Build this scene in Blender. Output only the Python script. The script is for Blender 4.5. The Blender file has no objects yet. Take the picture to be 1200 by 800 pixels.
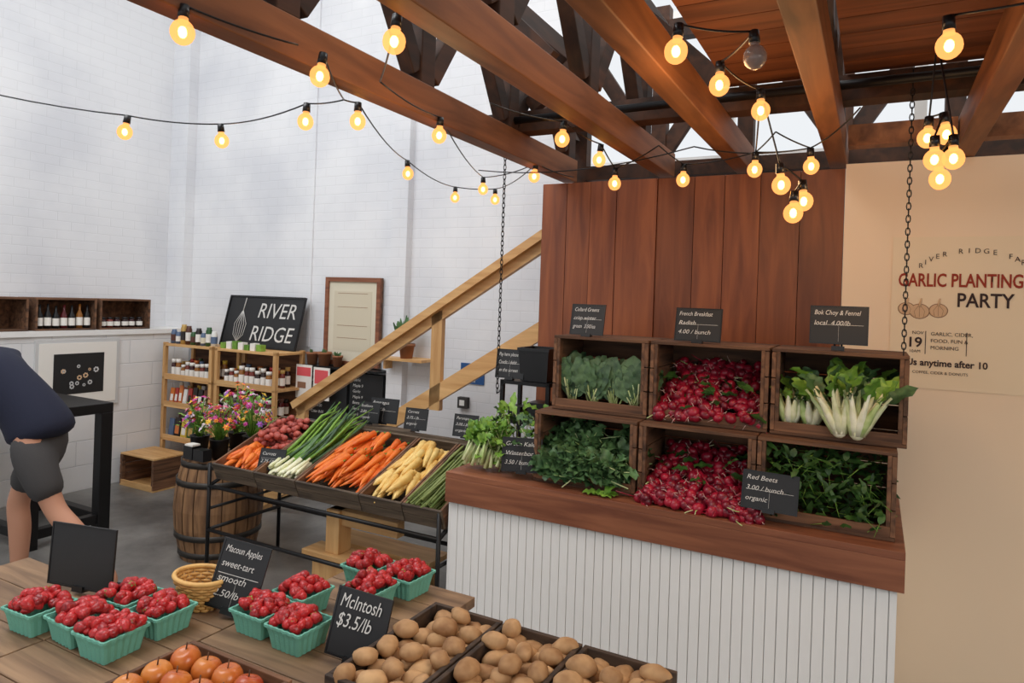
import bpy, bmesh, math, random
from mathutils import Vector, Matrix, noise
R=random.Random(7)
TH=-math.radians(28.07)
C0=Vector((-.244,3.17,0))
ROOM=Matrix.Translation(C0)@Matrix.Rotation(TH,4,'Z')
IDM=Matrix.Identity(4)
pi=math.pi
def T(x,y,z): return Matrix.Translation((x,y,z))
def RX(a): return Matrix.Rotation(math.radians(a),4,'X')
def RY(a): return Matrix.Rotation(math.radians(a),4,'Y')
def RZ(a): return Matrix.Rotation(math.radians(a),4,'Z')
def lin(c):
    return tuple(((x/255)/12.92 if x/255<=.04045 else ((x/255+.055)/1.055)**2.4) for x in c)+(1,)
# ---------------------------------------------------------------- materials
def base_mat(name):
    m=bpy.data.materials.new(name); m.use_nodes=True
    return m,m.node_tree.nodes,m.node_tree.links,m.node_tree.nodes['Principled BSDF']
def plain(name,c,rough=.6,metal=0,emis=0,bump=0,bs=60):
    m,n,l,p=base_mat(name)
    p.inputs['Base Color'].default_value=lin(c); p.inputs['Roughness'].default_value=rough
    p.inputs['Metallic'].default_value=metal
    if emis: p.inputs['Emission Color'].default_value=lin(c); p.inputs['Emission Strength'].default_value=emis
    if bump:
        nz=n.new('ShaderNodeTexNoise'); nz.inputs['Scale'].default_value=bs
        tc=n.new('ShaderNodeTexCoord'); l.new(tc.outputs['Object'],nz.inputs['Vector'])
        b=n.new('ShaderNodeBump'); b.inputs['Strength'].default_value=bump; b.inputs['Distance'].default_value=.004
        l.new(nz.outputs['Fac'],b.inputs['Height']); l.new(b.outputs['Normal'],p.inputs['Normal'])
    return m
def ramp(n,c1,c2,a=.3,b=.7):
    r=n.new('ShaderNodeValToRGB'); r.color_ramp.elements[0].color=lin(c1); r.color_ramp.elements[1].color=lin(c2)
    r.color_ramp.elements[0].position=a; r.color_ramp.elements[1].position=b
    return r
def wood(name,c1,c2,axis='x',sc=1,var=.35,rough=.6):
    m,n,l,p=base_mat(name)
    tc=n.new('ShaderNodeTexCoord'); mp=n.new('ShaderNodeMapping')
    s=[22*sc]*3; s['xyz'.index(axis)]=2.2*sc; mp.inputs['Scale'].default_value=s
    g=n.new('ShaderNodeNewGeometry')
    ad=n.new('ShaderNodeVectorMath'); ad.operation='MULTIPLY_ADD'
    ad.inputs[1].default_value=(7,5,9)
    l.new(g.outputs['Random Per Island'],ad.inputs[0]); l.new(tc.outputs['Object'],ad.inputs[2])
    l.new(ad.outputs[0],mp.inputs['Vector'])
    nz=n.new('ShaderNodeTexNoise'); nz.inputs['Scale'].default_value=1.3; nz.inputs['Detail'].default_value=7
    nz.inputs['Distortion'].default_value=.6
    l.new(mp.outputs[0],nz.inputs['Vector'])
    r=ramp(n,c1,c2,.33,.66); l.new(nz.outputs['Fac'],r.inputs[0])
    h=n.new('ShaderNodeHueSaturation'); mr=n.new('ShaderNodeMapRange')
    mr.inputs['To Min'].default_value=1-var; mr.inputs['To Max'].default_value=1+var*.6
    l.new(g.outputs['Random Per Island'],mr.inputs['Value']); l.new(mr.outputs[0],h.inputs['Value'])
    l.new(r.outputs[0],h.inputs['Color']); l.new(h.outputs[0],p.inputs['Base Color'])
    p.inputs['Roughness'].default_value=rough
    b=n.new('ShaderNodeBump'); b.inputs['Strength'].default_value=.35; b.inputs['Distance'].default_value=.003
    l.new(nz.outputs['Fac'],b.inputs['Height']); l.new(b.outputs['Normal'],p.inputs['Normal'])
    return m
def prod(name,c1,c2,rough=.45,ns=40,bump=.2,emis=0):
    m,n,l,p=base_mat(name)
    tc=n.new('ShaderNodeTexCoord'); g=n.new('ShaderNodeNewGeometry')
    nz=n.new('ShaderNodeTexNoise'); nz.inputs['Scale'].default_value=ns; l.new(tc.outputs['Object'],nz.inputs['Vector'])
    mx=n.new('ShaderNodeMath'); mx.operation='MULTIPLY_ADD'; mx.inputs[1].default_value=.6
    sb=n.new('ShaderNodeMath'); sb.operation='MULTIPLY_ADD'; sb.inputs[1].default_value=1.2; sb.inputs[2].default_value=-.35
    l.new(nz.outputs['Fac'],sb.inputs[0]); l.new(g.outputs['Random Per Island'],mx.inputs[0]); l.new(sb.outputs[0],mx.inputs[2])
    r=ramp(n,c1,c2,.05,.9); l.new(mx.outputs[0],r.inputs[0]); l.new(r.outputs[0],p.inputs['Base Color'])
    p.inputs['Roughness'].default_value=rough
    b=n.new('ShaderNodeBump'); b.inputs['Strength'].default_value=bump; b.inputs['Distance'].default_value=.003
    l.new(nz.outputs['Fac'],b.inputs['Height']); l.new(b.outputs['Normal'],p.inputs['Normal'])
    return m
def multi(name,cols,rough=.5):
    m,n,l,p=base_mat(name)
    g=n.new('ShaderNodeNewGeometry'); r=n.new('ShaderNodeValToRGB'); r.color_ramp.interpolation='CONSTANT'
    e=r.color_ramp.elements
    e[0].color=lin(cols[0]); e[1].color=lin(cols[1]); e[1].position=1/len(cols)
    for i,c in enumerate(cols[2:]):
        x=e.new((i+2)/len(cols)); x.color=lin(c)
    l.new(g.outputs['Random Per Island'],r.inputs[0]); l.new(r.outputs[0],p.inputs['Base Color'])
    p.inputs['Roughness'].default_value=rough
    return m
def brick(name,c,cm,bw=.4,bh=.2,strength=.5):
    m,n,l,p=base_mat(name)
    tc=n.new('ShaderNodeTexCoord'); sx=n.new('ShaderNodeSeparateXYZ'); cx=n.new('ShaderNodeCombineXYZ'); ad=n.new('ShaderNodeMath')
    l.new(tc.outputs['Object'],sx.inputs[0]); l.new(sx.outputs[0],ad.inputs[0]); l.new(sx.outputs[1],ad.inputs[1])
    l.new(ad.outputs[0],cx.inputs[0]); l.new(sx.outputs[2],cx.inputs[1])
    bt=n.new('ShaderNodeTexBrick'); bt.inputs['Scale'].default_value=1; bt.inputs['Brick Width'].default_value=bw
    bt.inputs['Row Height'].default_value=bh; bt.inputs['Mortar Size'].default_value=.005; bt.inputs['Mortar Smooth'].default_value=.8
    bt.inputs['Color1'].default_value=lin(c); bt.inputs['Color2'].default_value=lin(c); bt.inputs['Mortar'].default_value=lin(cm)
    l.new(cx.outputs[0],bt.inputs['Vector'])
    nz=n.new('ShaderNodeTexNoise'); nz.inputs['Scale'].default_value=1.2; nz.inputs['Detail'].default_value=5
    l.new(tc.outputs['Object'],nz.inputs['Vector'])
    r=ramp(n,(236,237,240),(255,255,255),.35,.6); l.new(nz.outputs['Fac'],r.inputs[0])
    mx=n.new('ShaderNodeMixRGB'); mx.blend_type='MULTIPLY'; mx.inputs[0].default_value=1
    l.new(bt.outputs['Color'],mx.inputs[1]); l.new(r.outputs[0],mx.inputs[2]); l.new(mx.outputs[0],p.inputs['Base Color'])
    b=n.new('ShaderNodeBump'); b.inputs['Strength'].default_value=strength; b.inputs['Distance'].default_value=.003; b.invert=True
    l.new(bt.outputs['Fac'],b.inputs['Height']); l.new(b.outputs['Normal'],p.inputs['Normal'])
    p.inputs['Roughness'].default_value=.75
    return m
def concrete(name):
    m,n,l,p=base_mat(name)
    tc=n.new('ShaderNodeTexCoord'); nz=n.new('ShaderNodeTexNoise'); nz.inputs['Scale'].default_value=1.8; nz.inputs['Detail'].default_value=9
    nz.inputs['Roughness'].default_value=.65
    l.new(tc.outputs['Object'],nz.inputs['Vector']); r=ramp(n,(80,78,76),(140,137,132),.35,.68)
    l.new(nz.outputs['Fac'],r.inputs[0]); l.new(r.outputs[0],p.inputs['Base Color']); p.inputs['Roughness'].default_value=.35
    return m
def bulbglass():
    m=bpy.data.materials.new('bulb_amber_glass'); m.use_nodes=True; n=m.node_tree.nodes; l=m.node_tree.links
    n.remove(n['Principled BSDF']); o=n['Material Output']
    t=n.new('ShaderNodeBsdfTransparent'); t.inputs[0].default_value=(1,.75,.45,1)
    e=n.new('ShaderNodeEmission'); e.inputs[0].default_value=(1,.40,.12,1); e.inputs[1].default_value=2.2
    x=n.new('ShaderNodeMixShader'); x.inputs[0].default_value=.5
    l.new(t.outputs[0],x.inputs[1]); l.new(e.outputs[0],x.inputs[2]); l.new(x.outputs[0],o.inputs[0]); return m
WALL=brick('painted_block',(236,237,239),(230,231,233),.22,.075,.25)
WALL2=brick('painted_block_low',(238,237,235),(218,218,219),.42,.2,.6)
CREAM=plain('cream_plaster',(250,224,192),.8,bump=.1,bs=20)
FLOOR=concrete('concrete')
PLANK=wood('red_brown_planks',(110,56,30),(150,84,46),'z',.6,.22,.5)
COUNT=wood('counter_brown',(116,66,44),(154,96,66),'x',.8,.1,.5)
CRATE=wood('crate_weathered',(70,46,31),(130,90,62),'x',1,.35,.75)
CRATE2=wood('crate_weathered_y',(74,50,35),(134,94,66),'y',1,.35,.75)
TRAYW=wood('tray_grey_wood',(70,58,47),(122,104,84),'x',1,.3,.8)
PINE=wood('yellow_pine',(196,146,90),(224,180,122),'x',.8,.12,.5)
PINEZ=wood('yellow_pine_z',(190,140,86),(220,176,118),'z',.8,.12,.5)
BEAM=wood('beam_wood',(100,58,30),(160,102,60),'y',.5,.2,.6)
BEAMD=wood('beam_dark',(44,27,17),(82,50,31),'y',.5,.3,.7)
DECK=wood('deck_boards',(96,52,28),(138,80,46),'x',.6,.2,.6)
DARKM=plain('black_steel',(22,21,22),.45,.3)
BLACK=plain('chalkboard',(30,31,33),.5,bump=.05)
BLKP=plain('black_plastic',(20,20,22),.35)
CHALK=plain('chalk',(215,213,208),.9)
WHITE=plain('white_paint',(240,239,236),.55)
FRAMEW=plain('frame_grey_white',(206,206,205),.5)
PAPER=plain('paper',(240,236,228),.8)
TABW=wood('table_boards',(104,78,56),(158,126,94),'x',.8,.25,.6)
BARREL=wood('barrel_oak',(96,66,42),(146,108,72),'z',1,.25,.6)
IRON=plain('hoop_iron',(70,66,62),.5,.7)
GREEND=prod('kale_green',(34,66,36),(96,134,82),.5)
GREENC=prod('collard_green',(40,68,46),(96,128,84),.5)
GREENL=prod('leaf_green',(66,118,34),(138,178,70),.45)
GREENA=prod('arugula_green',(20,48,18),(60,98,38),.5)
STALK=prod('pale_stalk',(168,196,110),(222,228,176),.4)
BOKW=prod('fennel_white',(214,218,160),(248,246,220),.35)
RAD=prod('radish_red',(72,8,24),(170,26,52),.3)
RADW=prod('radish_root_white',(190,130,130),(225,200,185),.5)
CARR=prod('carrot_orange',(220,92,20),(244,134,50),.4)
PARS=prod('parsnip',(222,168,78),(246,214,134),.5)
POT=prod('potato_skin',(136,94,56),(206,164,116),.7,30,.3)
REDP=prod('red_potato',(140,50,44),(198,98,84),.5)
ASP=prod('asparagus',(84,108,40),(138,150,84),.45)
STRAW=prod('strawberry_red',(116,12,20),(200,44,46),.3,160,.5)
APPLE=prod('apple_skin',(170,26,26),(218,140,60),.25,14,.05)
TEAL=plain('pulp_teal',(112,180,160),.8,bump=.3,bs=180)
WICK=prod('wicker',(176,124,60),(222,176,104),.6)
FLOWER=multi('flower_petals',[(232,120,160),(240,190,60),(196,70,150),(240,140,50),(236,220,230),(178,40,60),(150,90,180),(245,215,90)])
GOODS=multi('goods_labels',[(196,160,90),(90,52,40),(222,214,190),(50,92,50),(170,50,44),(90,110,140),(210,120,60),(40,34,34),(230,230,225),(220,190,70)],.35)
JAR=multi('jar_contents',[(92,30,34),(60,26,30),(120,50,40),(150,96,40),(50,34,32)],.2)
SKIN=plain('skin',(196,142,114),.5); NAVY=plain('navy_cloth',(28,32,52),.9,bump=.2); GREYC=plain('charcoal_cloth',(66,64,64),.9,bump=.2)
HAIR=plain('brown_hair',(52,34,24),.7); SHOE=plain('shoe',(40,40,44),.6); EYE=plain('eye_white',(235,232,228),.3); LIP=plain('lips',(164,92,84),.5)
BG=bulbglass(); FIL=plain('filament',(255,196,100),.5,emis=34)
GLASS=plain('unlit_bulb',(150,130,120),.15)
# ---------------------------------------------------------------- builder
class MB:
    def __init__(s): s.v=[];s.f=[];s.mi=[];s.sm=[];s.mats=[]
    def add(s,vs,fs,mat,M=None,smooth=False):
        if mat not in s.mats: s.mats.append(mat)
        k=s.mats.index(mat); o=len(s.v)
        for p in vs:
            p=Vector(p); s.v.append(M@p if M else p)
        for f in fs: s.f.append([i+o for i in f]); s.mi.append(k); s.sm.append(smooth)
    def box(s,x0,x1,y0,y1,z0,z1,mat,M=None):
        vs=[(x,y,z) for z in (z0,z1) for y in (y0,y1) for x in (x0,x1)]
        s.add(vs,[(0,2,3,1),(4,5,7,6),(0,1,5,4),(2,6,7,3),(0,4,6,2),(1,3,7,5)],mat,M)
    def beam(s,p0,p1,w,h,mat,M=None,up=(0,0,1)):
        p0=Vector(p0);p1=Vector(p1);d=(p1-p0).normalized();u=Vector(up)
        if abs(d.dot(u))>.98:u=Vector((0,1,0))
        x=d.cross(u).normalized();u=x.cross(d)
        vs=[p+x*a*w/2+u*b*h/2 for p in (p0,p1) for b in (-1,1) for a in (-1,1)]
        s.add(vs,[(0,1,3,2),(4,6,7,5),(0,4,5,1),(2,3,7,6),(0,2,6,4),(1,5,7,3)],mat,M)
    def tube(s,pts,r,mat,n=8,M=None,cap=True,smooth=True):
        pts=[Vector(p) for p in pts]; m=len(pts)
        rs=r if isinstance(r,(list,tuple)) else [r]*m
        vs=[];fs=[];x=None
        for i,p in enumerate(pts):
            d=(pts[min(i+1,m-1)]-pts[max(i-1,0)])
            d=d.normalized() if d.length>1e-9 else Vector((0,0,1))
            if x is None:
                x=d.orthogonal().normalized()
            x=(x-d*x.dot(d)).normalized(); y=d.cross(x)
            for k in range(n):
                a=2*pi*k/n; vs.append(p+(x*math.cos(a)+y*math.sin(a))*rs[i])
        for i in range(m-1):
            for k in range(n): fs.append((i*n+k,i*n+(k+1)%n,(i+1)*n+(k+1)%n,(i+1)*n+k))
        if cap: fs.append(tuple(range(n-1,-1,-1))); fs.append(tuple((m-1)*n+k for k in range(n)))
        s.add(vs,fs,mat,M,smooth)
    def sph(s,c,r,mat,M=None,seg=10,rg=7,Rm=None,f=None):
        if not isinstance(r,(list,tuple)): r=(r,r,r)
        vs=[];fs=[]
        for j in range(1,rg):
            ph=pi*j/rg
            for i in range(seg):
                a=2*pi*i/seg; vs.append(Vector((math.sin(ph)*math.cos(a),math.sin(ph)*math.sin(a),math.cos(ph))))
        vs+= [Vector((0,0,1)),Vector((0,0,-1))]
        if f: vs=[f(q) for q in vs]
        vs=[Vector((q.x*r[0],q.y*r[1],q.z*r[2])) for q in vs]
        if Rm: vs=[Rm@q for q in vs]
        c=Vector(c); vs=[q+c for q in vs]
        for j in range(rg-2):
            for i in range(seg): fs.append((j*seg+i,(j+1)*seg+i,(j+1)*seg+(i+1)%seg,j*seg+(i+1)%seg))
        t=len(vs)-2
        for i in range(seg):
            fs.append((t,i,(i+1)%seg)); b=(rg-2)*seg; fs.append((t+1,b+(i+1)%seg,b+i))
        s.add(vs,fs,mat,M,True)
    def lathe(s,prof,c,mat,n=24,M=None,smooth=True,close=False):
        vs=[];fs=[];m=len(prof)
        for r,z in prof:
            for k in range(n):
                a=2*pi*k/n; vs.append((c[0]+r*math.cos(a),c[1]+r*math.sin(a),c[2]+z))
        for i in range(m-1):
            for k in range(n): fs.append((i*n+k,i*n+(k+1)%n,(i+1)*n+(k+1)%n,(i+1)*n+k))
        if close: fs.append(tuple(range(n-1,-1,-1))); fs.append(tuple((m-1)*n+k for k in range(n)))
        s.add(vs,fs,mat,M,smooth)
    def leaf(s,base,d,up,L,W,mat,ruff=.0,curl=-.3,nx=2,ny=6,fr=14,M=None):
        base=Vector(base);d=Vector(d).normalized();up=Vector(up);side=d.cross(up)
        if side.length<1e-3: side=d.orthogonal()
        side.normalize();up=side.cross(d).normalized(); ph=R.random()*6
        vs=[];fs=[];w=2*nx+1
        for j in range(ny+1):
            t=j/ny; c=base+d*(L*t)+up*(curl*L*t*t)
            ww=W*max(.06,math.sin(pi*(.04+.93*t)))**.7
            for i in range(-nx,nx+1):
                x=i/nx
                o=ruff*abs(x)**1.3*math.sin(ph+t*fr+x*2.3)+.18*ww*abs(x)
                vs.append(c+side*(ww*x*(1+.12*math.sin(t*fr*1.3+ph)*abs(x)))+up*o)
        for j in range(ny):
            for i in range(w-1): fs.append((j*w+i,j*w+i+1,(j+1)*w+i+1,(j+1)*w+i))
        s.add(vs,fs,mat,M,True)
    def done(s,name,frame=ROOM,bevel=0,keep=False,parent=None):
        me=bpy.data.meshes.new(name)
        if keep: c=Vector((0,0,0))
        else:
            lo=[min(q[i] for q in s.v) for i in range(3)]; hi=[max(q[i] for q in s.v) for i in range(3)]
            c=Vector(((lo[0]+hi[0])/2,(lo[1]+hi[1])/2,lo[2]))
        me.from_pydata([q-c for q in s.v],[],s.f)
        for m in s.mats: me.materials.append(m)
        me.polygons.foreach_set('material_index',s.mi); me.polygons.foreach_set('use_smooth',s.sm)
        me.update()
        o=bpy.data.objects.new(name,me); bpy.context.scene.collection.objects.link(o)
        if parent: o.parent=parent; o.matrix_parent_inverse=IDM; o.matrix_local=Matrix.Translation(c)
        else: o.matrix_world=frame@Matrix.Translation(c)
        if bevel:
            b=o.modifiers.new('bevel','BEVEL'); b.width=bevel; b.segments=2; b.limit_method='ANGLE'
        return o
def text(parent,st,x,y,z,size,mat=CHALK,align='LEFT',M=None,name='lettering',sx=1,bold=0,shear=0):
    cu=bpy.data.curves.new(name,'FONT'); cu.body=st; cu.size=size; cu.align_x=align; cu.offset=bold; cu.resolution_u=3; cu.shear=shear
    cu.materials.append(mat)
    o=bpy.data.objects.new(name,cu); bpy.context.scene.collection.objects.link(o)
    o.parent=parent; o.matrix_local=(M or IDM)@T(x,y,z)@RX(90)@Matrix.Diagonal((sx,1,1,1))
    return o
def rv(a,b): return R.uniform(a,b)
# ================================================================ ROOM SHELL
m=MB(); m.box(-4.7,6,-7,1.8,-.1,0,FLOOR); m.done('floor')
m=MB(); m.box(-4.7,-.2,1.6,1.8,0,5.2,WALL); m.box(-.2,6,1.6,1.8,0,2.55,WALL); m.box(-.2,6,1.6,1.8,4.5,5.2,WALL); m.box(5.0,6,1.6,1.8,2.55,4.5,WALL)
m.box(-4.25,-4.02,1.5,1.6,0,5.2,WALL); m.box(-2.52,-2.49,1.585,1.6,1.2,5.2,WALL); m.box(-1.62,-1.47,1.53,1.6,0,5.2,WALL); m.done('wall_back')
m=MB()
for s in (-.18,.84,1.86,2.88,3.9,4.92): m.box(s,s+.06,1.66,1.72,2.55,4.5,WHITE)
for z in (2.55,3.5,4.44): m.box(-.12,4.92,1.665,1.715,z,z+.05,WHITE)
m.done('window_1')
m=MB(); m.box(-4.45,-4.25,-7,1.6,0,5.2,WALL); m.done('wall_left')
m=MB(); m.box(-4.25,-3.9,-3.5,1.499,0,1.25,WALL2); m.box(-4.25,-3.88,-3.5,1.499,1.25,1.29,WHITE); m.done('wall_left_ledge')
m=MB(); m.box(5.2,5.4,-7,1.6,0,5.2,WALL); m.done('wall_right')
m=MB()
for i in range(5): m.box(-4.45,5.4,1.6-i*1.9-.7,1.6-i*1.9,5.2,5.3,WHITE)  # unseen ceiling strips; wide gaps left open to let world light in
m.done('ceiling')
m=MB(); x=.03
ws=[.15,.14,.15,.22,.19,.15,.17,.18,.19]
tot=sum(ws); 
for i,w in enumerate(ws):
    w=w*1.535/tot; d=rv(0,.005)+(.012 if i<4 else 0); m.box(x+.0015,x+w-.0015,.8-d,.83,.0,2.31,PLANK); x+=w
m.box(.03,1.56,.83,.87,0,2.3,PLANK); m.done('wall_wood_partition')
m=MB(); m.box(1.566,5.2,.8,.87,0,2.33,CREAM); m.done('wall_cream_partition')
# ================================================================ ROOF TRUSSES
for i,(s,sh) in enumerate([(.14,0),(.70,.3),(1.10,.1),(1.53,.4),(2.02,.2),(2.57,0)]):
    m=MB(); w=.08
    m.box(s-w/2,s+w/2,-5,.92,2.335,2.46,BEAM)
    if i in (0,1,3):
        m.box(s-.035,s+.035,-5,.92,2.98,3.08,BEAMD)
        y=-4.75+sh
        while y<.9:
            m.box(s-.035,s+.035,y-.045,y+.045,2.46,2.98,BEAMD)
            if y+.7<1.0:
                m.beam((s,y+.05,2.50),(s,y+.35,2.95),.06,.075,BEAMD); m.beam((s,y+.65,2.50),(s,y+.36,2.95),.06,.075,BEAMD)
            y+=.70
    m.done('ceiling_beam' ,bevel=.004)
m=MB(); m.box(-.1,4.9,.22,.32,2.462,2.56,BEAMD); m.box(1.1,4.9,-1.75,-1.62,2.462,2.56,BEAMD); m.done('purlin_beam')
m=MB()
for x0,x1 in ((1.14,1.49),(1.575,4.9)):
    y=-1.60
    while y<.2:
        m.box(x0,x1,y,y+.135,2.562,2.59,DECK); y+=.14
m.done('loft_deck')
m=MB(); m.box(1.58,1.975,.56,.64,2.36,2.45,BEAM); m.box(2.065,2.525,.56,.64,2.36,2.45,BEAM);m.box(2.615,5.1,.56,.64,2.36,2.45,BEAM); m.done('beam_ledger')
m=MB()
for k,s in enumerate((.16,.62,1.08,1.54,2.0,2.46,2.92)):
    m.box(s-.04,s+.04,1.0,1.07,0 if k in(0,6) else 2.40,3.3,BEAMD)
    if k<6:
        if k%2: m.beam((s+.03,1.035,2.5),(s+.43,1.035,3.1),.05,.08,BEAMD)
        else: m.beam((s+.03,1.035,3.1),(s+.43,1.035,2.5),.05,.08,BEAMD)
m.box(.1,3.0,1.0,1.07,3.12,3.22,BEAMD); m.box(.2,2.9,1.0,1.07,2.36,2.44,BEAMD); m.done('back_truss')
m=MB(); m.beam((.14,.90,2.55),(-.30,1.02,3.3),.07,.09,BEAMD); m.beam((.18,.3,2.6),(.66,.3,2.95),.05,.08,BEAMD); m.beam((.74,.3,2.95),(1.10,.3,2.6),.05,.08,BEAMD); m.beam((.18,-.5,2.97),(.66,-.5,2.5),.05,.08,BEAMD); m.done('truss_brace')
m=MB(); m.tube([(-.02,.16,2.50),(5,.12,2.50)],.018,DARKM); m.done('conduit_pipe')
# ================================================================ STAIR RAIL
def sz(s): return .78+.612*(s+1.19)
m=MB()
m.beam((-2.0,1.0,.78+.02),(.08,1.0,.80+2.08*.618),.04,.10,PINE)
m.beam((-2.0,.955,.78+.055),(.08,.955,.835+2.08*.618),.04,.05,PINE)
m.beam((-2.35,1.0,sz(-2.35)),(.08,1.0,sz(.08)),.04,.10,PINE)
for s in (-1.95,-.79): m.box(s-.04,s+.04,.98,1.02,max(0,sz(s)-.1),.82+(s+2)*.618,PINEZ)
m.box(-2.42,-2.33,.98,1.1,0,.14,PINE); m.done('staircase_railing')
# ================================================================ CRATES
def crate(name,s0,s1,t0,t1,z0,z1,mat=CRATE,M=None,lip=True):
    m=MB();h=.013
    def slats(f,n,a,b):
        g=(b-a)/n
        for i in range(n): f(a+i*g+.002,a+(i+1)*g-.002)
    slats(lambda a,b:m.box(s0,s1,a,b,z0,z0+h,mat,M),3,t0,t1)
    slats(lambda a,b:m.box(s0,s1,a,b,z1-h,z1,mat,M),3,t0,t1)
    slats(lambda a,b:m.box(s0,s1,t1-h,t1,a,b,mat,M),3,z0+h,z1-h)
    slats(lambda a,b:m.box(s0,s0+h*1.2,t0,t1-h,a,b,CRATE2,M),3,z0+h,z1-h)
    slats(lambda a,b:m.box(s1-h*1.2,s1,t0,t1-h,a,b,CRATE2,M),3,z0+h,z1-h)
    if lip: m.box(s0+.016,s1-.016,t0,t0+h,z0+h,z0+.05,mat,M)
    for x in (s0+.016,s1-.03): m.box(x,x+.014,t0+.002,t0+.03,z0+.05,z1-h,CRATE2,M)
    return m.done(name,bevel=.0015)
LO=[(.38,.85),(.86,1.32),(1.325,1.79)]
UP=[(.42,.86),(.87,1.345),(1.355,1.82)]
for a,b in LO: crate('wooden_crate',a,b,.06,.42,.853,1.165)
for a,b in UP: crate('wooden_crate',a,b,.15,.48,1.167,1.50)
# ---- counter
m=MB(); m.box(0,1.8,.0,.77,0,.70,WHITE)
x=0
while x<1.79:
    m.box(x,min(x+.037,1.8),-.012,0,0.02,.73,WHITE); x+=.0395
m.box(-.012,0,-.012,.77,0,.73,WHITE)
m.box(-.02,1.82,-.035,.778,.825,.852,COUNT); m.box(-.02,1.82,-.035,-.012,.715,.825,COUNT); m.box(-.03,-.012,-.012,.778,.715,.825,COUNT); m.box(1.8,1.82,-.012,.778,.715,.825,COUNT)
m.box(0,1.8,0,.77,.70,.825,COUNT)
m.done('market_counter',bevel=.002)
# ---- radishes
def heap(m,s0,s1,t0,t1,z0,rise,n,fn,front=0):
    for i in range(n):
        a=R.random(); t=t0+(t1-t0)*a; s=rv(s0,s1)
        e=min(1,min(s-s0,s1-s)/.05+.25)
        z=z0+rise*a*e+rv(-.03,.012); fn(m,(s,t,z))
def radish(m,c):
    r=rv(.016,.0245); ax=Matrix.Rotation(rv(0,6.3),3,'Z')@Matrix.Rotation(rv(.6,2.4),3,'X')
    m.sph(c,(r,r,r*1.15),RAD,seg=9,rg=7,Rm=ax); d=ax@Vector((0,0,1)); p=Vector(c)
    m.tube([p+d*r,p+d*(r+.015),p+d*(r+.028)+Vector((0,0,rv(-.01,.01)))],[.003,.0014,.0006],RADW,4)
    if R.random()<.3:
        q=p-d*r; m.tube([q,q-d*.03,q-d*.06+Vector((rv(-.02,.02),0,rv(-.01,.01)))],[.003,.0022,.002],RAD if R.random()<.8 else STALK,4)
def radheap(s0,s1,t0,t1,z0,rise,n,leaves):
    m=MB(); heap(m,s0,s1,t0,t1,z0,rise,n,radish)
    for i in range(leaves):
        m.leaf((rv(s0,s1),rv(t0,t1-.05),z0+rv(0,.14)),(rv(-1,1),rv(-.6,.6),rv(-.1,.6)),(0,-.3,1),rv(.05,.09),.02,GREENA,.006)
    return m.done('radish_pile')
radheap(.895,1.32,.14,.42,1.21,.20,280,34)
m=MB(); heap(m,.89,1.30,.0,.35,.89,.16,250,radish); heap(m,.88,1.36,-.01,.06,.876,.05,90,radish)
for i in range(28): m.leaf((rv(.9,1.3),rv(.05,.3),.9+rv(0,.14)),(rv(-1,1),rv(-.6,.6),rv(-.1,.6)),(0,-.3,1),rv(.05,.09),.02,GREENA,.006)
m.done('radish_pile')
# ---- greens
def curly(name,s0,s1,t0,t1,z0,z1,n,mat,L=.12,W=.035,ruff=.02,ny=9,fr=30,stem=STALK):
    m=MB()
    for i in range(n):
        a=R.random(); c=Vector((rv(s0,s1),t0+(t1-t0)*a,z0+(z1-z0)*(.35+.65*a)*R.random()))
        d=Vector((rv(-.9,.9),rv(-1,.1),rv(-.1,1.1))).normalized()
        l=L*rv(.7,1.2)
        m.leaf(c-d*l*.3,d,(0,-.6,1),l,W*rv(.8,1.2),mat,ruff,rv(-.5,0),3,ny,fr)
        if R.random()<.5: m.tube([c-d*l*.9,c-d*l*.3,c+d*l*.3],[.003,.003,.0015],stem,4)
    return m.done(name)
curly('kale_bunch',.43,.82,.02,.26,.89,1.11,230,GREEND,.11,.034,.016,fr=38)
m=MB()
for k in range(4):
    bx=.49+k*.10
    for j in range(17):
        d=Vector((rv(-.55,.55),rv(-.35,.3),1)).normalized(); b=Vector((bx+rv(-.02,.02),.22,1.19)); l=rv(.03,.10)
        m.tube([b,b+d*l,b+d*(l+.04)],[.004,.0035,.003],STALK,5)
        m.leaf(b+d*l,d,(0,-1,.2),rv(.12,.165),rv(.034,.048),GREENC,.009,-.25,2,8,18)
m.done('collard_greens')
m=MB()
for i in range(420):
    c=Vector((rv(1.36,1.76),rv(.03,.34),rv(.875,1.12))); d=Vector((rv(-1,1),rv(-.8,.3),rv(-.2,1.2)))
    m.leaf(c,d,(0,-.6,1),rv(.03,.06),rv(.006,.013),GREENA,.004,-.3,1,4)
    if i%2: m.tube([c,c-d.normalized()*.05],.0013,GREENL,4)
m.done('arugula_bunch')
def bok(m,base,h,spread,n,lean=(0,0),leafmat=GREENL,ls=1.0):
    base=Vector(base)
    m.sph(base+Vector((0,0,.022)),(.028,.024,.032),BOKW)
    for k in range(n):
        a=2*pi*k/n+rv(-.2,.2); o=Vector((math.cos(a),math.sin(a)*.6,0)); d=(o*spread+Vector((lean[0],lean[1],1))).normalized()
        p0=base+o*.014+Vector((0,0,.01)); p1=base+o*.026+Vector((lean[0]*.03,0,.05)); p2=p1+d*h*.5; p3=p1+d*h
        m.tube([p0,p1,p2,p3],[.014,.018,.010,.005],BOKW if R.random()<.7 else STALK,7)
        m.leaf(p2+d*h*.25,d+Vector((0,-.1,0)),(o*-1+Vector((0,-.5,0))),rv(.08,.12)*ls,rv(.026,.04)*ls,leafmat if k%3 else GREEND,.009,rv(-.5,-.1),3,8,15)
m=MB()
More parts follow.
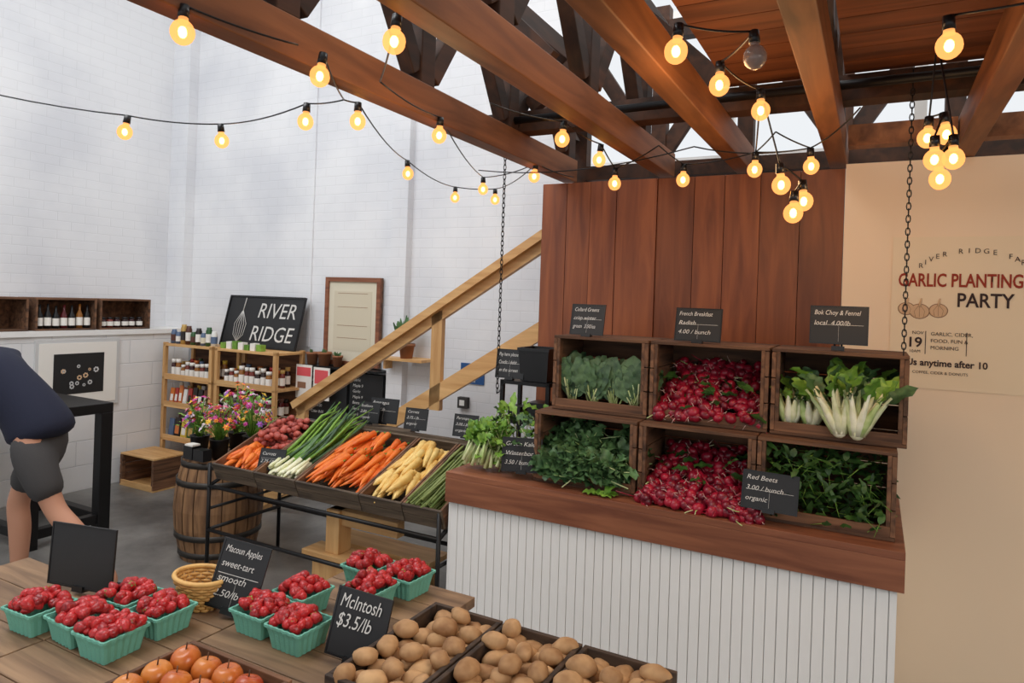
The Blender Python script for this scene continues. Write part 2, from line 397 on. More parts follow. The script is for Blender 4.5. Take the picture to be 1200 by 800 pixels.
bok(m,(1.60,.13,1.192),.14,.5,9,(-.25,-.05)); bok(m,(1.66,.12,1.192),.13,.5,9,(.2,-.05)); bok(m,(1.60,.25,1.20),.16,.5,8,(-.2,0))
bok(m,(1.50,.2,1.2),.06,.3,7,ls=.5); bok(m,(1.42,.2,1.2),.07,.3,7,ls=.5);bok(m,(1.46,.3,1.2),.09,.4,7,ls=.7); bok(m,(1.68,.3,1.2),.15,.35,8)
m.done('bok_choy_heads')
m=MB()
for k in range(34):
    b=Vector((rv(.0,.2),rv(.03,.14),.862+rv(0,.04))); d=Vector((rv(-.15,.5),rv(.1,.5),rv(.55,1.1))).normalized(); l=rv(.09,.16)
    m.tube([b,b+d*l*.5,b+d*l],[.009,.007,.004],STALK,6)
    for j in range(6):
        dd=(d+Vector((rv(-.8,.8),rv(-.8,.3),rv(-.5,.5)))).normalized()
        m.leaf(b+d*l*rv(.8,1.1),dd,(0,-.5,1),rv(.04,.07),rv(.012,.02),GREENL,.008,-.2,2,5,14)
for k in range(90):
    c=Vector((rv(.10,.37),rv(.04,.3),rv(.88,1.14))); m.leaf(c,(rv(-1,1),rv(-1,.2),rv(0,1)),(0,-.5,1),rv(.04,.08),.018,GREENL if k%3 else GREEND,.01,-.2,2,5,14)
    m.tube([c,c+Vector((rv(-.04,.04),.02,-.05))],.0025,STALK,4)
m.tube([(.22,.2,.855),(.24,.2,1.0)],.02,STALK,8)
for k in range(5): m.leaf((.72+rv(-.03,.03),.0,.862),(rv(-1,1),rv(-.3,.3),.2),(0,-.3,1),.06,.02,GREENL,.006)
m.done('celery_bunch')
# ================================================================ SLOPED DISPLAY
TR=[(-1.6,-1.27),(-1.265,-.96),(-.955,-.53),(-.525,-.265),(-.26,-.035)]
MT=T(0,0,.56)@RX(22)
for a,b in TR:
    m=MB()
    for k in range(4): m.box(a,b,.01+k*.135,.135+k*.135,0,.012,TRAYW,MT)
    for k in range(2):
        m.box(a,b,-.002,.012,.012+k*.052,.06+k*.052,TRAYW,MT); m.box(a,b,.535,.549,.012+k*.052,.06+k*.052,TRAYW,MT)
        m.box(a,a+.012,.012,.535,.012+k*.052,.06+k*.052,CRATE2,MT); m.box(b-.012,b,.012,.535,.012+k*.052,.06+k*.052,CRATE2,MT)
    m.done('produce_crate',bevel=.0015)
m=MB()
for s in (-1.63,-.05):
    m.tube([(s,-.03,0),(s,-.03,.66)],.011,DARKM); m.tube([(s,.5,0),(s,.5,.73)],.011,DARKM); m.tube([(s,-.03,.53),(s,.5,.735)],.011,DARKM)
m.tube([(-1.63,-.03,.53),(-.05,-.03,.53)],.011,DARKM); m.tube([(-1.63,.5,.73),(-.05,.5,.73)],.011,DARKM)
m.tube([(-1.63,-.03,.28),(-.05,-.03,.28)],.011,DARKM); m.tube([(-1.63,.25,.40),(-.05,.25,.40)],.011,DARKM); m.tube([(-1.63,-.03,.28),(-1.63,.5,.28)],.011,DARKM); m.tube([(-1.63,.5,.4),(-1.63,-.03,.4)],.009,DARKM)
m.tube([(-.05,.5,.4),(-.05,-.03,.4)],.009,DARKM)
m.done('display_stand')
m=MB(); m.box(-1.0,-.3,.07,.22,.24,.268,PINE); m.box(-1.0,-.3,.27,.46,.24,.268,PINE); m.box(-.86,-.77,.1,.2,.268,.5,PINEZ); m.box(-.95,-.35,.1,.14,.0,.24,PINEZ); m.box(-.95,-.35,.38,.42,0,.24,PINEZ);m.box(-.86,-.4,.12,.18,.42,.5,PINE); m.done('pine_step_stool',bevel=.003)
def root(m,p,d,L,r,mat,top=True):
    p=Vector(p);d=Vector(d).normalized();k=Vector((rv(-1,1),rv(-1,1),0))*L*.04
    m.tube([p,p+d*L*.04,p+d*L*.3+k*.5,p+d*L*.7+k,p+d*L],[r*.45,r,r*.95,r*.66,r*.15],mat,8,MT)
    if top: m.tube([p-d*.02,p],[.003,.006],GREENL,5,MT)
def piled(a,b,n,fn,y0=.05,y1=.5,h=.07):
    for i in range(n):
        x=rv(a+.03,b-.03); e=math.sin(pi*(x-a)/(b-a)); fn(x,rv(y0,y1),.03+rv(0,h)*(.4+.6*e)+.03*e)
m=MB(); piled(-.955,-.53,150,lambda x,y,z:root(m,(x,y,z),(rv(-.5,.25),-1,rv(-.12,.12)),rv(.13,.19),rv(.014,.021),CARR),.18,.51,.10); m.done('carrot_pile')
m=MB(); piled(-.525,-.265,70,lambda x,y,z:root(m,(x,y,z),(rv(-.45,.35),-1,rv(-.12,.12)),rv(.13,.18),rv(.018,.028),PARS,False),.17,.5,.09); m.done('parsnip_pile')
m=MB()
piled(-1.6,-1.27,46,lambda x,y,z:root(m,(x,y,z),(rv(-.6,.6),-1,rv(-.1,.1)),rv(.1,.14),rv(.016,.024),CARR,False),.12,.26,.07); m.done('carrot_bunch')
m=MB(); piled(-1.6,-1.27,120,lambda x,y,z:m.sph((x,y,z),(rv(.018,.026),rv(.016,.022),.018),REDP,MT,8,6),.26,.52,.11); m.done('red_potato_pile')
m=MB()
for i in range(64):
    x=rv(-1.22,-1.0); z=.03+rv(0,.09); p=Vector((x,rv(.02,.08),z)); d=Vector((rv(.02,.22),1,rv(0,.22))).normalized(); r=rv(.007,.011)
    m.tube([p,p+d*.02,p+d*.10],[r*.6,r*1.2,r],BOKW,6,MT); m.tube([p+d*.10,p+d*.25,p+d*.42+Vector((0,0,rv(0,.03))),p+d*rv(.48,.58)+Vector((rv(-.03,.06),0,rv(.0,.06)))],[r,r,r*.9,r*.2],GREENL if i%3 else GREENC,6,MT)
m.done('spring_onion_bunch')
m=MB()
for i in range(130):
    x=rv(-.25,-.1); z=.03+rv(0,.10); p=Vector((x,rv(.0,.06),z)); d=Vector((rv(.05,.25),1,rv(0,.12))).normalized(); L=rv(.32,.46); r=rv(.005,.0075)
    m.tube([p,p+d*L*.8,p+d*L*.86,p+d*L*.95,p+d*L],[r,r*.9,r*1.25,r,.001],ASP,6,MT)
m.done('asparagus_bunch')
# ================================================================ BARREL + FLOWERS
m=MB(); bc=(-1.92,.28,0); n=20
for k in range(n):
    a0=2*pi*k/n+.012; a1=2*pi*(k+1)/n-.012; vs=[];fs=[]
    zs=[0,.08,.2,.31,.42,.54,.62]
    for z in zs:
        r=.215+.05*math.sin(pi*z/.62)
        for a in (a0,(a0+a1)/2,a1): vs.append((bc[0]+r*math.cos(a),bc[1]+r*math.sin(a),z))
    for j in range(len(zs)-1):
        for q in range(2): fs.append((j*3+q,j*3+q+1,j*3+q+4,j*3+q+3))
    m.add(vs,fs,BARREL)
m.lathe([(.0,.0),(.208,.0),(.255,.31),(.208,.61),(0,.61)],bc,BARREL,30)
for z in (.03,.14,.46,.57):
    r=.218+.05*math.sin(pi*(z+.015)/.62); m.lathe([(r-.004,z),(r+.003,z),(r+.003,z+.035),(r-.004,z+.035)],bc,IRON,30)
m.done('oak_barrel')
def bouquet(s,t,z,name='flower_bouquet',n=34,rad=.11,h=.22,pot=True,mat=FLOWER):
    m=MB()
    if pot: m.lathe([(0,0),(.045,0),(.058,.11),(.062,.115),(.056,.115),(.05,.1),(0,.1)],(s,t,z),BLKP,18); zb=z+.1
    else: zb=z
    for i in range(n):
        a=rv(0,2*pi); q=rad*math.sqrt(R.random()); top=Vector((s+q*math.cos(a),t+q*math.sin(a),zb+h*(1-.5*(q/rad)**2)*rv(.55,1)))
        m.tube([(s,t,zb-.02),(s+(top.x-s)*.4,t+(top.y-t)*.4,(zb+top.z)/2),top],.002,GREENL,4)
        nrm=Vector((top.x-s,top.y-t,.08)).normalized(); u=nrm.orthogonal().normalized(); w=nrm.cross(u); r=rv(.014,.026)
        vs=[top+nrm*.006]; 
        for k in range(12):
            b=2*pi*k/12; rr=r if k%2==0 else r*.55; vs.append(top+(u*math.cos(b)+w*math.sin(b))*rr-nrm*.002)
        m.add(vs,[(0,k+1,(k+1)%12+1) for k in range(12)],mat); m.sph(top+nrm*.004,.005,FLOWER,seg=6,rg=4)
        if i%2==0: m.leaf(top-Vector((0,0,.05)),nrm,(0,0,1),.06,.014,GREENL,.003)
    return m.done(name)
bouquet(-2.02,.2,.622,h=.27,n=50); bouquet(-1.84,.20,.622,n=55,h=.25,rad=.12); bouquet(-1.93,.41,.622,n=60,h=.36,rad=.14)
bouquet(-1.76,.38,.622,n=50,h=.32,rad=.13)
m=MB(); m.box(-1.98,-1.9,.055,.12,.622,.70,BLKP); m.box(-1.89,-1.8,.055,.115,.622,.69,BLKP); m.box(-1.975,-1.905,.06,.115,.70,.71,PAPER); m.done('card_holder')
# ================================================================ CHALK SIGNS
def sign(s,t,z,w,h,lines,yaw=0,tilt=12,stand=.0,size=None,frame=ROOM,name='chalkboard_sign',big=False,roll=0):
    m=MB(); m.box(-w/2,w/2,0,.004,0,h,BLACK)
    for a in ((-w/2,-w/2+.005,0,h),(w/2-.005,w/2,0,h),(-w/2+.005,w/2-.005,0,.005),(-w/2+.005,w/2-.005,h-.005,h)): m.box(a[0],a[1],-.0015,.0,a[2],a[3],BLKP)
    m.tube([(-.012,.012,-.005-stand),(-.012,.012,h*.5)],.004,BLKP,6); m.tube([(.012,.012,-.005-stand),(.012,.012,h*.5)],.004,BLKP,6)
    m.box(-.022,.022,-.006,.02,-.008-stand,.008-stand,BLKP)
    o=m.done(name,frame@T(s,t,z+.008+stand)@RZ(yaw)@RX(-tilt)@RY(roll),keep=True)
    if not lines: return o
    if not big:
        size=h/(len(lines)+1.6)*.8; st=h/(len(lines)+.5)
        m2=MB(); m2.box(w*.0,w*.003,-.0025,-.002,.01,h*.48,CHALK); m2.box(-w*.42,w*.42,-.0025,-.002,h*.5,h*.508,CHALK); u=m2.done('chalk_rule',keep=True); u.parent=o; u.matrix_local=IDM
    else: st=size*1.02
    for i,l in enumerate(lines):
        text(o,l,-w/2+.014,-.003,h-(i+1)*st*.95+(.2*size if not big else 0),size,sx=min(1 if big else 1.1,(w-.03)/(size*.5*max(1,len(l)))),shear=.25)
    return o
sign(.57,.16,1.50,.16,.14,['Collard Greens','crisp winter','green  3.50/ea'])
sign(1.06,.16,1.50,.19,.14,['French Breakfast','Radish','4.00 / bunch'])
sign(1.585,.16,1.505,.20,.145,['Bok Choy & Fennel','local  4.00/lb',' '],tilt=6,stand=.015)
sign(.335,.03,.88,.18,.15,['Green Kale','Winterbor','3.50 / bunch'],yaw=18,tilt=8)
sign(1.38,-.012,.90,.20,.14,['Red Beets','3.00 / bunch','organic'],yaw=-4,tilt=14)
sign(-1.24,.05,.66,.16,.11,['Carrots','2.75 / lb'],yaw=14,tilt=20)
for s,l in ((-.99,['Scallions','2.00']),(-.64,['Carrots','2.75 / lb']),(-.30,['Parsnips','3.00 / lb'])):
    sign(s,.57,.87,.15,.125,l+['organic'],yaw=6,tilt=12)
sign(-.92,.62,.87,.2,.15,['Asparagus','6.00 / lb','local'],yaw=6,tilt=12)
m=MB(); m.box(-1.2,-.1,.565,.60,.80,.858,TRAYW); 
for s in (-1.18,-.12): m.box(s-.02,s+.02,.56,.60,0,.80,TRAYW)
m.box(-1.05,-.7,.6,.66,.8,.858,TRAYW)
m.done('display_back_rail')
# ---- register stand
m=MB()
for s in (.0,.26):
    for t in (.42,.62): m.box(s,s+.02,t,t+.02,.853,1.24,DARKM)
for z in (1.22,1.02): m.box(0,.28,.42,.64,z,z+.018,DARKM)
m.done('black_metal_shelf')
def tub(m,s,t,z,w,d,h,mat):
    vs=[]; 
    for (k,zz) in ((.88,z),(1,z+h),(1.06,z+h),(1.06,z+h-.015)):
        vs+=[(s-w/2*k,t-d/2*k,zz),(s+w/2*k,t-d/2*k,zz),(s+w/2*k,t+d/2*k,zz),(s-w/2*k,t+d/2*k,zz)]
    fs=[(3,2,1,0)]
    for L in range(3):
        for i in range(4): fs.append((L*4+i,L*4+(i+1)%4,L*4+4+(i+1)%4,L*4+4+i))
    m.add(vs,fs,mat)
m=MB(); tub(m,.18,.52,1.241,.17,.18,.17,BLKP); m.box(.105,.255,.44,.6,1.392,1.397,BLKP); m.done('black_storage_tub')
sign(.045,.43,1.24,.16,.15,['Pay here please','Credit / debit','on the screen'],yaw=4,tilt=8)
m=MB(); m.box(.03,.1,.46,.56,1.039,1.1,BLKP); m.box(.14,.24,.46,.58,1.039,1.13,BLKP); m.done('card_reader')
# ---- chains
def chain(s,t,z0,z1):
    m=MB(); z=z0;k=0
    while z<z1:
        pts=[]
        for a in range(9):
            an=2*pi*a/8; x=.007*math.cos(an); zz=.015*math.sin(an)
            pts.append((s+(x if k%2 else 0),t+(0 if k%2 else x),z+.012+zz))
        m.tube(pts,.0022,DARKM,5,cap=False); z+=.023;k+=1
    m.done('hanging_chain')
chain(.10,.21,1.2,2.335); chain(1.80,.17,1.5,2.53)
m=MB(); m.tube([(.10,.21,1.2),(.06,.3,1.19),(.01,.43,1.215)],.003,DARKM,5); m.done('chain_hook')
# ================================================================ POSTER
GOLD=plain('poster_cream',(246,224,190),.8); RUST=plain('poster_red',(158,52,30),.8); INK=plain('poster_ink',(60,42,40),.8); GARL=plain('garlic_print',(220,184,146),.8); GARL2=plain('garlic_print_dark',(150,110,84),.8)
m=MB(); m.box(0,.58,0,.003,0,.66,GOLD)
for cx,cz,r in ((.06,.345,.03),(.11,.335,.036),(.18,.34,.033)):
    m.sph((cx,-.001,cz),(r+.003,.0012,r*.85+.003),GARL2,seg=20,rg=10); m.sph((cx,-.0025,cz),(r,.0012,r*.85),GARL,seg=20,rg=10)
    for q in (-.4,0,.4): m.tube([(cx+q*r,-.004,cz-r*.7),(cx+q*r*1.4,-.004,cz),(cx+q*.1*r,-.004,cz+r*.8)],.0008,GARL2,4)
    m.tube([(cx,-.003,cz+r*.6),(cx+.006,-.003,cz+r*1.6)],[.006,.003],GARL,6)
m.box(.135,.138,-.001,0,.15,.25,INK); m.box(.285,.288,-.001,0,.15,.25,INK)
po=m.done('garlic_party_poster',ROOM@T(1.765,.795,1.33),keep=True)
text(po,'GARLIC PLANTING',.025,-.003,.445,.08,RUST,sx=.66,bold=.0016); text(po,'PARTY',.245,-.003,.36,.084,INK,sx=.8,bold=.0014)
for i,ch in enumerate('RIVER RIDGE FARM'):
    a=math.radians(150-i*8); text(po,ch,.30+.22*math.cos(a),-.003,.46+.13*math.sin(a),.03,INK,'CENTER',shear=0)
text(po,'NOV',.085,-.003,.235,.02,INK); text(po,'19',.065,-.003,.18,.06,INK,bold=.0012); text(po,'10AM',.075,-.003,.155,.018,INK)
text(po,'GARLIC, CIDER,',.155,-.003,.232,.022,INK); text(po,'FOOD, FUN &',.155,-.003,.202,.022,INK); text(po,'MORNING',.155,-.003,.172,.022,INK)
text(po,'Join Us anytime after 10',.0,-.003,.10,.04,INK,sx=.93,bold=.001); text(po,'COFFEE, CIDER & DONUTS',.09,-.003,.065,.017,INK)
# ================================================================ LEFT SHELF
m=MB(); S0,S1,t0,t1=-3.80,-2.42,1.17,1.48
lv=[.02,.33,.62,.86,1.15]
for s in (S0,-3.2,-3.13,S1-.035): 
    for t in (t0,t1-.03): m.box(s,s+.035,t,t+.03,0,1.18,PINEZ)
for a,b in ((S0,-3.165),(-3.13,S1)):
    for z in lv: m.box(a,b,t0,t1,z,z+.02,PINE)
    for z in lv[1:4]: m.box(a+.035,b-.035,t0,t0+.012,z+.02,z+.05,PINE)
    m.box(a+.035,b-.035,t1-.01,t1,.04,1.15,CRATE)
m.done('pine_shelf_unit',bevel=.002)
m=MB()
for a,b in ((S0+.05,-3.23),(-3.07,S1-.05)):
    for zi,z in enumerate(lv[1:4]):
        for row in (0,1,2):
            x=a; big=(zi==0)
            while x<b-.05:
                w=rv(.045,.065)*(1.35 if big else 1); h=rv(.14,.20)if big else rv(.12,.18); t=t0+.06+row*.085
                if x+w>b: break
                if zi==2 or (zi==1 and a>-3.2): m.lathe([(0,0),(w*.42,0),(w*.42,h*.6),(w*.33,h*.7),(w*.33,h*.85),(0,h*.85)],(x+w/2,t,z+.021),JAR,10); m.lathe([(0,h*.72),(w*.38,h*.72),(w*.38,h*.9),(0,h*.9)],(x+w/2,t,z+.021),GOODS if row else PAPER,10); m.lathe([(w*.43,h*.12),(w*.43,h*.5)],(x+w/2,t,z+.021),PAPER,10)
                else:
                    zz=z+.021; vs=[(x,t-.022,zz),(x+w*.92,t-.022,zz),(x+w*.92,t+.022,zz),(x,t+.022,zz),(x+.003,t-.004,zz+h),(x+w*.92-.003,t-.004,zz+h),(x+w*.92-.003,t+.004,zz+h),(x+.003,t+.004,zz+h)]
                    m.add(vs,[(3,2,1,0),(4,5,6,7),(0,1,5,4),(1,2,6,5),(2,3,7,6),(3,0,4,7)],GOODS)
                    vs=[(x+w*.15,t-.0195,zz+h*.22),(x+w*.77,t-.0195,zz+h*.22),(x+w*.77,t-.0125,zz+h*.62),(x+w*.15,t-.0125,zz+h*.62)]; m.add(vs,[(0,1,2,3)],PAPER if R.random()<.6 else GOODS)
                x+=w+.006
m.done('shelf_groceries')
m=MB()
for i in range(9):
    x=-3.75+i*.065; h=rv(.10,.17); m.lathe([(0,0),(.026,0),(.026,h*.8),(.02,h*.9),(.02,h),(0,h)],(x,1.24,1.171),GOODS,12)
    m.lathe([(.027,h*.2),(.027,h*.65)],(x,1.24,1.171),PAPER if i%2 else GOODS,12)
for i in range(7):
    x=-3.1+i*.07; m.box(x,x+.055,1.2,1.25,1.171,1.171+rv(.04,.07),PAPER if i%2 else GREENL)
m.done('shelf_top_jars')
crate('wooden_crate',-3.82,-3.38,.83,1.14,0,.27,PINE); crate('wooden_crate',-2.95,-2.5,.85,1.14,0,.3,PINE)
RF=T(-3.36,1.40,1.175)
m=MB(); m.box(0,.9,0,.015,0,.45,BLACK); 
for a in ((0,.9,0,.015),(0,.9,.435,.45),(0,.015,.015,.435),(.885,.9,.015,.435)): m.box(a[0],a[1],-.008,0,a[2],a[3],BLKP)
for k in range(6):
    q=(k-2.5)/2.5; m.tube([(.2+q*.0,-.004,.32),(.2+q*.07,-.004,.2),(.2+q*.06,-.004,.1),(.2,-.004,.04)],.0022,CHALK,4)
m.tube([(.2,-.004,.31),(.21,-.004,.43)],.004,CHALK,4)
o=m.done('river_ridge_chalkboard',ROOM@RF@RX(-14),keep=True)
text(o,'RIVER',.38,-.004,.26,.185,CHALK,sx=.95,shear=.15); text(o,'RIDGE',.34,-.004,.06,.185,CHALK,sx=.95,shear=.15)
m=MB(); a,b=-2.29,-1.72
m.box(a,b,1.565,1.585,1.08,1.79,CRATE); m.box(a+.035,b-.035,1.56,1.565,1.115,1.755,plain('aged_map',(220,212,190),.7,bump=.1)); m.box(a+.09,b-.09,1.558,1.56,1.2,1.68,plain('map_print',(212,202,178),.7))
for z in (1.66,1.55,1.4,1.3): m.box(a+.13,b-.13,1.5565,1.558,z,z+.003,GARL2)
m.box(a-.0,a+.035,1.545,1.565,1.08,1.79,COUNT);m.box(b-.035,b,1.545,1.565,1.08,1.79,COUNT);m.box(a+.035,b-.035,1.545,1.565,1.08,1.115,COUNT);m.box(a+.035,b-.035,1.545,1.565,1.755,1.79,COUNT)
m.done('framed_map')
m=MB(); m.box(-2.4,-2.0,1.52,1.598,.62,1.05,BLACK); m.box(-1.97,-1.64,1.52,1.598,.66,1.03,BLACK); m.box(-2.4,-1.63,1.44,1.598,1.055,1.07,DARKM)
ob=m.done('wall_menu_board')
for i in range(7):
    text(ob,R.choice(['Apples 2.50','Cider 8.00','Honey 12','Squash 1.50','Eggs 6.00']),-.36,-.004,.06+i*.05,.032,shear=.2); text(ob,R.choice(['Garlic','Beets 3','Maple 9']),.08,-.004,.08+i*.045,.032,shear=.2)
PINK=plain('flyer_pink',(226,90,96),.7)
m=MB(); m.box(-2.46,-2.29,1.425,1.432,.80,1.07,PAPER); m.box(-2.27,-2.10,1.425,1.432,.80,1.06,PAPER); m.box(-2.255,-2.115,1.423,1.425,.93,1.04,PINK); m.box(-2.45,-2.30,1.423,1.425,.98,1.05,PINK); m.box(-2.44,-2.35,1.423,1.425,.88,.93,GARL2);m.box(-2.25,-2.13,1.423,1.425,.85,.87,GARL2); m.box(-2.46,-2.10,1.432,1.439,1.055,1.07,DARKM); m.done('flyer')
TERRA=plain('terracotta',(150,98,66),.8)
def potplant(s,t,z,r=.045,h=.08,leafy=14,ll=.09,mat=GREEND,W=.014):
    m=MB(); m.lathe([(0,0),(r*.75,0),(r,h),(r*1.08,h),(r*1.08,h*.82),(r*.9,h*.82),(0,h*.85)],(s,t,z),TERRA,16)
    for i in range(leafy): m.leaf((s,t,z+h*.8),(rv(-.6,.6),rv(-.8,.1),1),(rv(-.3,.3),-1,0),ll*rv(.7,1.1),W,mat,.002,-.2,1,5)
    m.done('potted_plant')
potplant(-2.36,1.50,1.071,.05,.10,6,.05); potplant(-2.22,1.49,1.071,.055,.11,6,.05); potplant(-2.08,1.49,1.071,.04,.09,8,.05)
m=MB(); m.box(-1.6,-1.2,1.40,1.525,1.17,1.19,PINE); m.box(-1.58,-1.56,1.44,1.525,1.10,1.17,PINE); m.box(-1.44,-1.2,1.525,1.598,1.17,1.19,PINE);  m.done('wall_shelf')
potplant(-1.38,1.46,1.191,.06,.11,30,.22,GREEND,.022)
BLUE=plain('blue_sign',(38,84,140),.4)
m=MB(); m.box(-.98,-.78,1.59,1.6,1.03,1.18,BLUE); o=m.done('blue_number_sign'); text(o,'722',-.085,-.008,.05,.085,WHITE); text(o,'SEASON',-.08,-.008,.012,.03,WHITE)
m=MB(); m.box(-.98,-.9,1.56,1.6,.85,.93,GREYC); m.box(-.96,-.92,1.555,1.56,.87,.91,WHITE); m.done('wall_outlet')
# ---- left ledge crates
def ML(t): return T(-3.93,t,1.291)@RZ(90)
for ta,tb in ((.2,.66),(.69,1.13),(-.35,.15)):
    m=MB(); M=ML(ta); w=tb-ta
    m.box(0,w,0,.26,0,.014,CRATE2,M); m.box(0,w,0,.26,.24,.255,CRATE2,M); m.box(0,w,.246,.26,.014,.24,CRATE,M); m.box(0,.015,0,.246,.014,.24,CRATE2,M); m.box(w-.015,w,0,.246,.014,.24,CRATE2,M); m.done('wooden_crate',bevel=.0015)
m=MB()
for t in (.25,.31,.37,.43,.49,.55,.61):
    k=R.random()<.4; h=rv(.17,.2)
    m.lathe([(0,0),(.024,0),(.024,h*.55),(.009,h*.75),(.009,h),(0,h)],(-3.98,t,1.306),BLKP if not k else JAR,12)
    m.lathe([(.025,h*.12),(.025,h*.45)],(-3.98,t,1.306),PAPER,12)
for t in (.74,.80,.86,.93,.99,1.06): 
    m.lathe([(0,0),(.026,0),(.026,.06),(.02,.07),(0,.07)],(-3.98,t,1.306),JAR,12); m.lathe([(.0,.07),(.022,.07),(.022,.085),(0,.085)],(-3.98,t,1.306),BLKP,12); m.lathe([(.027,.015),(.027,.05)],(-3.98,t,1.306),PAPER,12)
m.done('ledge_bottles')
m=MB(); m.box(-3.899,-3.88,.18,.83,.68,1.22,FRAMEW); m.box(-3.88,-3.876,.205,.805,.705,1.195,PAPER); m.box(-3.876,-3.874,.31,.70,.79,1.11,BLACK)
for i in range(12):
    t,z=rv(.38,.64),rv(.84,1.06); rr=rv(.008,.016)
    for k in range(7):
        a=2*pi*k/7; m.sph((-3.873,t+rr*math.cos(a),z+rr*math.sin(a)),(.0015,rr*.5,rr*.5),GARL if i%3==0 else FRAMEW,seg=6,rg=4)
m.done('framed_flower_photo')
# ---- black table
m=MB(); a,b,c,d=-3.7,-2.84,-.38,.15
m.box(a,b,c,d,.80,.865,DARKM)
for s in (a,b-.08):
    for t in (c,d-.08): m.box(s,s+.08,t,t+.08,0,.80,DARKM)
m.box(a+.08,b-.08,d-.07,d-.01,.06,.12,DARKM); m.box(a+.08,b-.08,c+.01,c+.07,.06,.12,DARKM); m.box(b-.07,b-.01,c+.08,d-.08,.06,.12,DARKM)
m.done('black_table',bevel=.004)
# ================================================================ FOREGROUND TABLES
def table(a,b,c,d,z=.742):
    m=MB(); y=c
    n=max(2,int((d-c)/.12)); g=(d-c)/n
    for i in range(n): m.box(a,b,c+i*g+.0015,c+(i+1)*g-.0015,z-.03,z,TABW)
    m.box(a+.02,b-.02,c+.02,c+.05,z-.11,z-.03,TABW);m.box(a+.02,b-.02,d-.05,d-.02,z-.11,z-.03,TABW)
    for s in (a+.02,b-.08):
        for t in (c+.05,d-.11): m.box(s,s+.06,t,t+.06,0,z-.03,PINEZ)
    m.done('display_table',bevel=.002)
table(-.75,-.145,-2.1,-1.42); table(-.14,.185,-2.1,-1.28); table(.19,.655,-2.1,-.88); table(.66,1.4,-2.1,-1.13)
Z0=.743
def punnet(s,t,yaw=0,fill=46,mat=STRAW):
    M=T(s,t,Z0)@RZ(yaw); m=MB(); h=.062
    def ring(k,z): 
        out=[]; w=.058*k
        for sx,sy,ex,ey in ((-1,-1,1,-1),(1,-1,1,1),(1,1,-1,1),(-1,1,-1,-1)):
            for i in range(12):
                f=i/12; x=(sx+(ex-sx)*f)*w; y=(sy+(ey-sy)*f)*w; rib=.0028 if i%2 else 0
                l=math.hypot(x,y); out.append((x*(1+rib/l),y*(1+rib/l),z))
        return out
    rs=[ring(.80,0),ring(.86,.02),ring(.93,.042),ring(1,h-.008),ring(1.07,h-.006),ring(1.07,h),ring(.98,h),ring(.78,.005)]
    vs=[p for r in rs for p in r]; N=48; fs=[]
    for j in range(len(rs)-1):
        for i in range(N): fs.append((j*N+i,j*N+(i+1)%N,(j+1)*N+(i+1)%N,(j+1)*N+i))
    fs.append(tuple(range(N-1,-1,-1))); fs.append(tuple((len(rs)-1)*N+i for i in range(N)))
    m.add(vs,fs,TEAL,M)
    for i in range(fill):
        x,y=rv(-.048,.048),rv(-.048,.048); z=h-.012+.038*(1-(x*x+y*y)/.005*.6)*rv(.4,1); r=rv(.0105,.0155)
        q=Matrix.Rotation(rv(0,6),3,'Z')@Matrix.Rotation(rv(.3,2.6),3,'X')
        m.sph((x,y,z),(r,r,r*1.25),mat,M,9,7,q,lambda p:Vector((p.x*(1+.35*p.z),p.y*(1+.35*p.z),p.z)))
        if i%3==0:
            d=q@Vector((0,0,1)); c=Vector((x,y,z))+d*r*1.2
            for k in range(5):
                e=q@Vector((math.cos(k*1.256),math.sin(k*1.256),-.15)); m.leaf(c,e,d,.011,.0035,GREENL,0,-.2,1,2,M=M)
    m.done('strawberry_punnet')
for s,t in ((-.08,-1.635),(-.09,-1.50),(.055,-1.64),(.055,-1.503),(.275,-1.36),(.283,-1.222),(.418,-1.37),(.315,-.975),(.425,-1.10),(.46,-.965)): punnet(s,t,rv(-5,5))
punnet(-.225,-1.66,3)
m=MB(); bc=(.025,-1.36,Z0)
for j in range(9):
    z=.006+j*.009; r=.038+j*.0028; pts=[]
    for k in range(49):
        a=2*pi*k/48; rr=r+.0025*math.cos(a*12+(j%2)*pi); pts.append((bc[0]+rr*1.35*math.cos(a),bc[1]+rr*math.sin(a),Z0+z))
    m.tube(pts,.005,WICK,5,cap=False)
for k in range(24):
    a=2*pi*k/24; m.tube([(bc[0]+.038*1.35*math.cos(a),bc[1]+.038*math.sin(a),Z0+.003),(bc[0]+.062*1.35*math.cos(a),bc[1]+.062*math.sin(a),Z0+.087)],.003,WICK,5)
m.tube([(bc[0]+.063*1.35*math.cos(2*pi*k/32),bc[1]+.063*math.sin(2*pi*k/32),Z0+.089) for k in range(33)],.007,WICK,7,cap=False)
m.lathe([(0,0.004),(.042,.004)],bc,WICK,24)
m.done('wicker_basket')
def lump(q):
    k=1+.18*noise.noise(q*1.2+Vector((lump.o,0,0)))
    return q*k
lump.o=0
def openbox(name,a,b,c,d,z0,z1,mat=CRATE,th=.012):
    m=MB(); m.box(a,b,c,d,z0,z0+th,mat)
    m.box(a,b,c,c+th,z0+th,z1,mat);m.box(a,b,d-th,d,z0+th,z1,mat);m.box(a,a+th,c+th,d-th,z0+th,z1,mat);m.box(b-th,b,c+th,d-th,z0+th,z1,mat)
    m.done(name,bevel=.002)
DKW=wood('dark_tray_wood',(40,30,24),(84,64,48),'x',1,.3,.7)
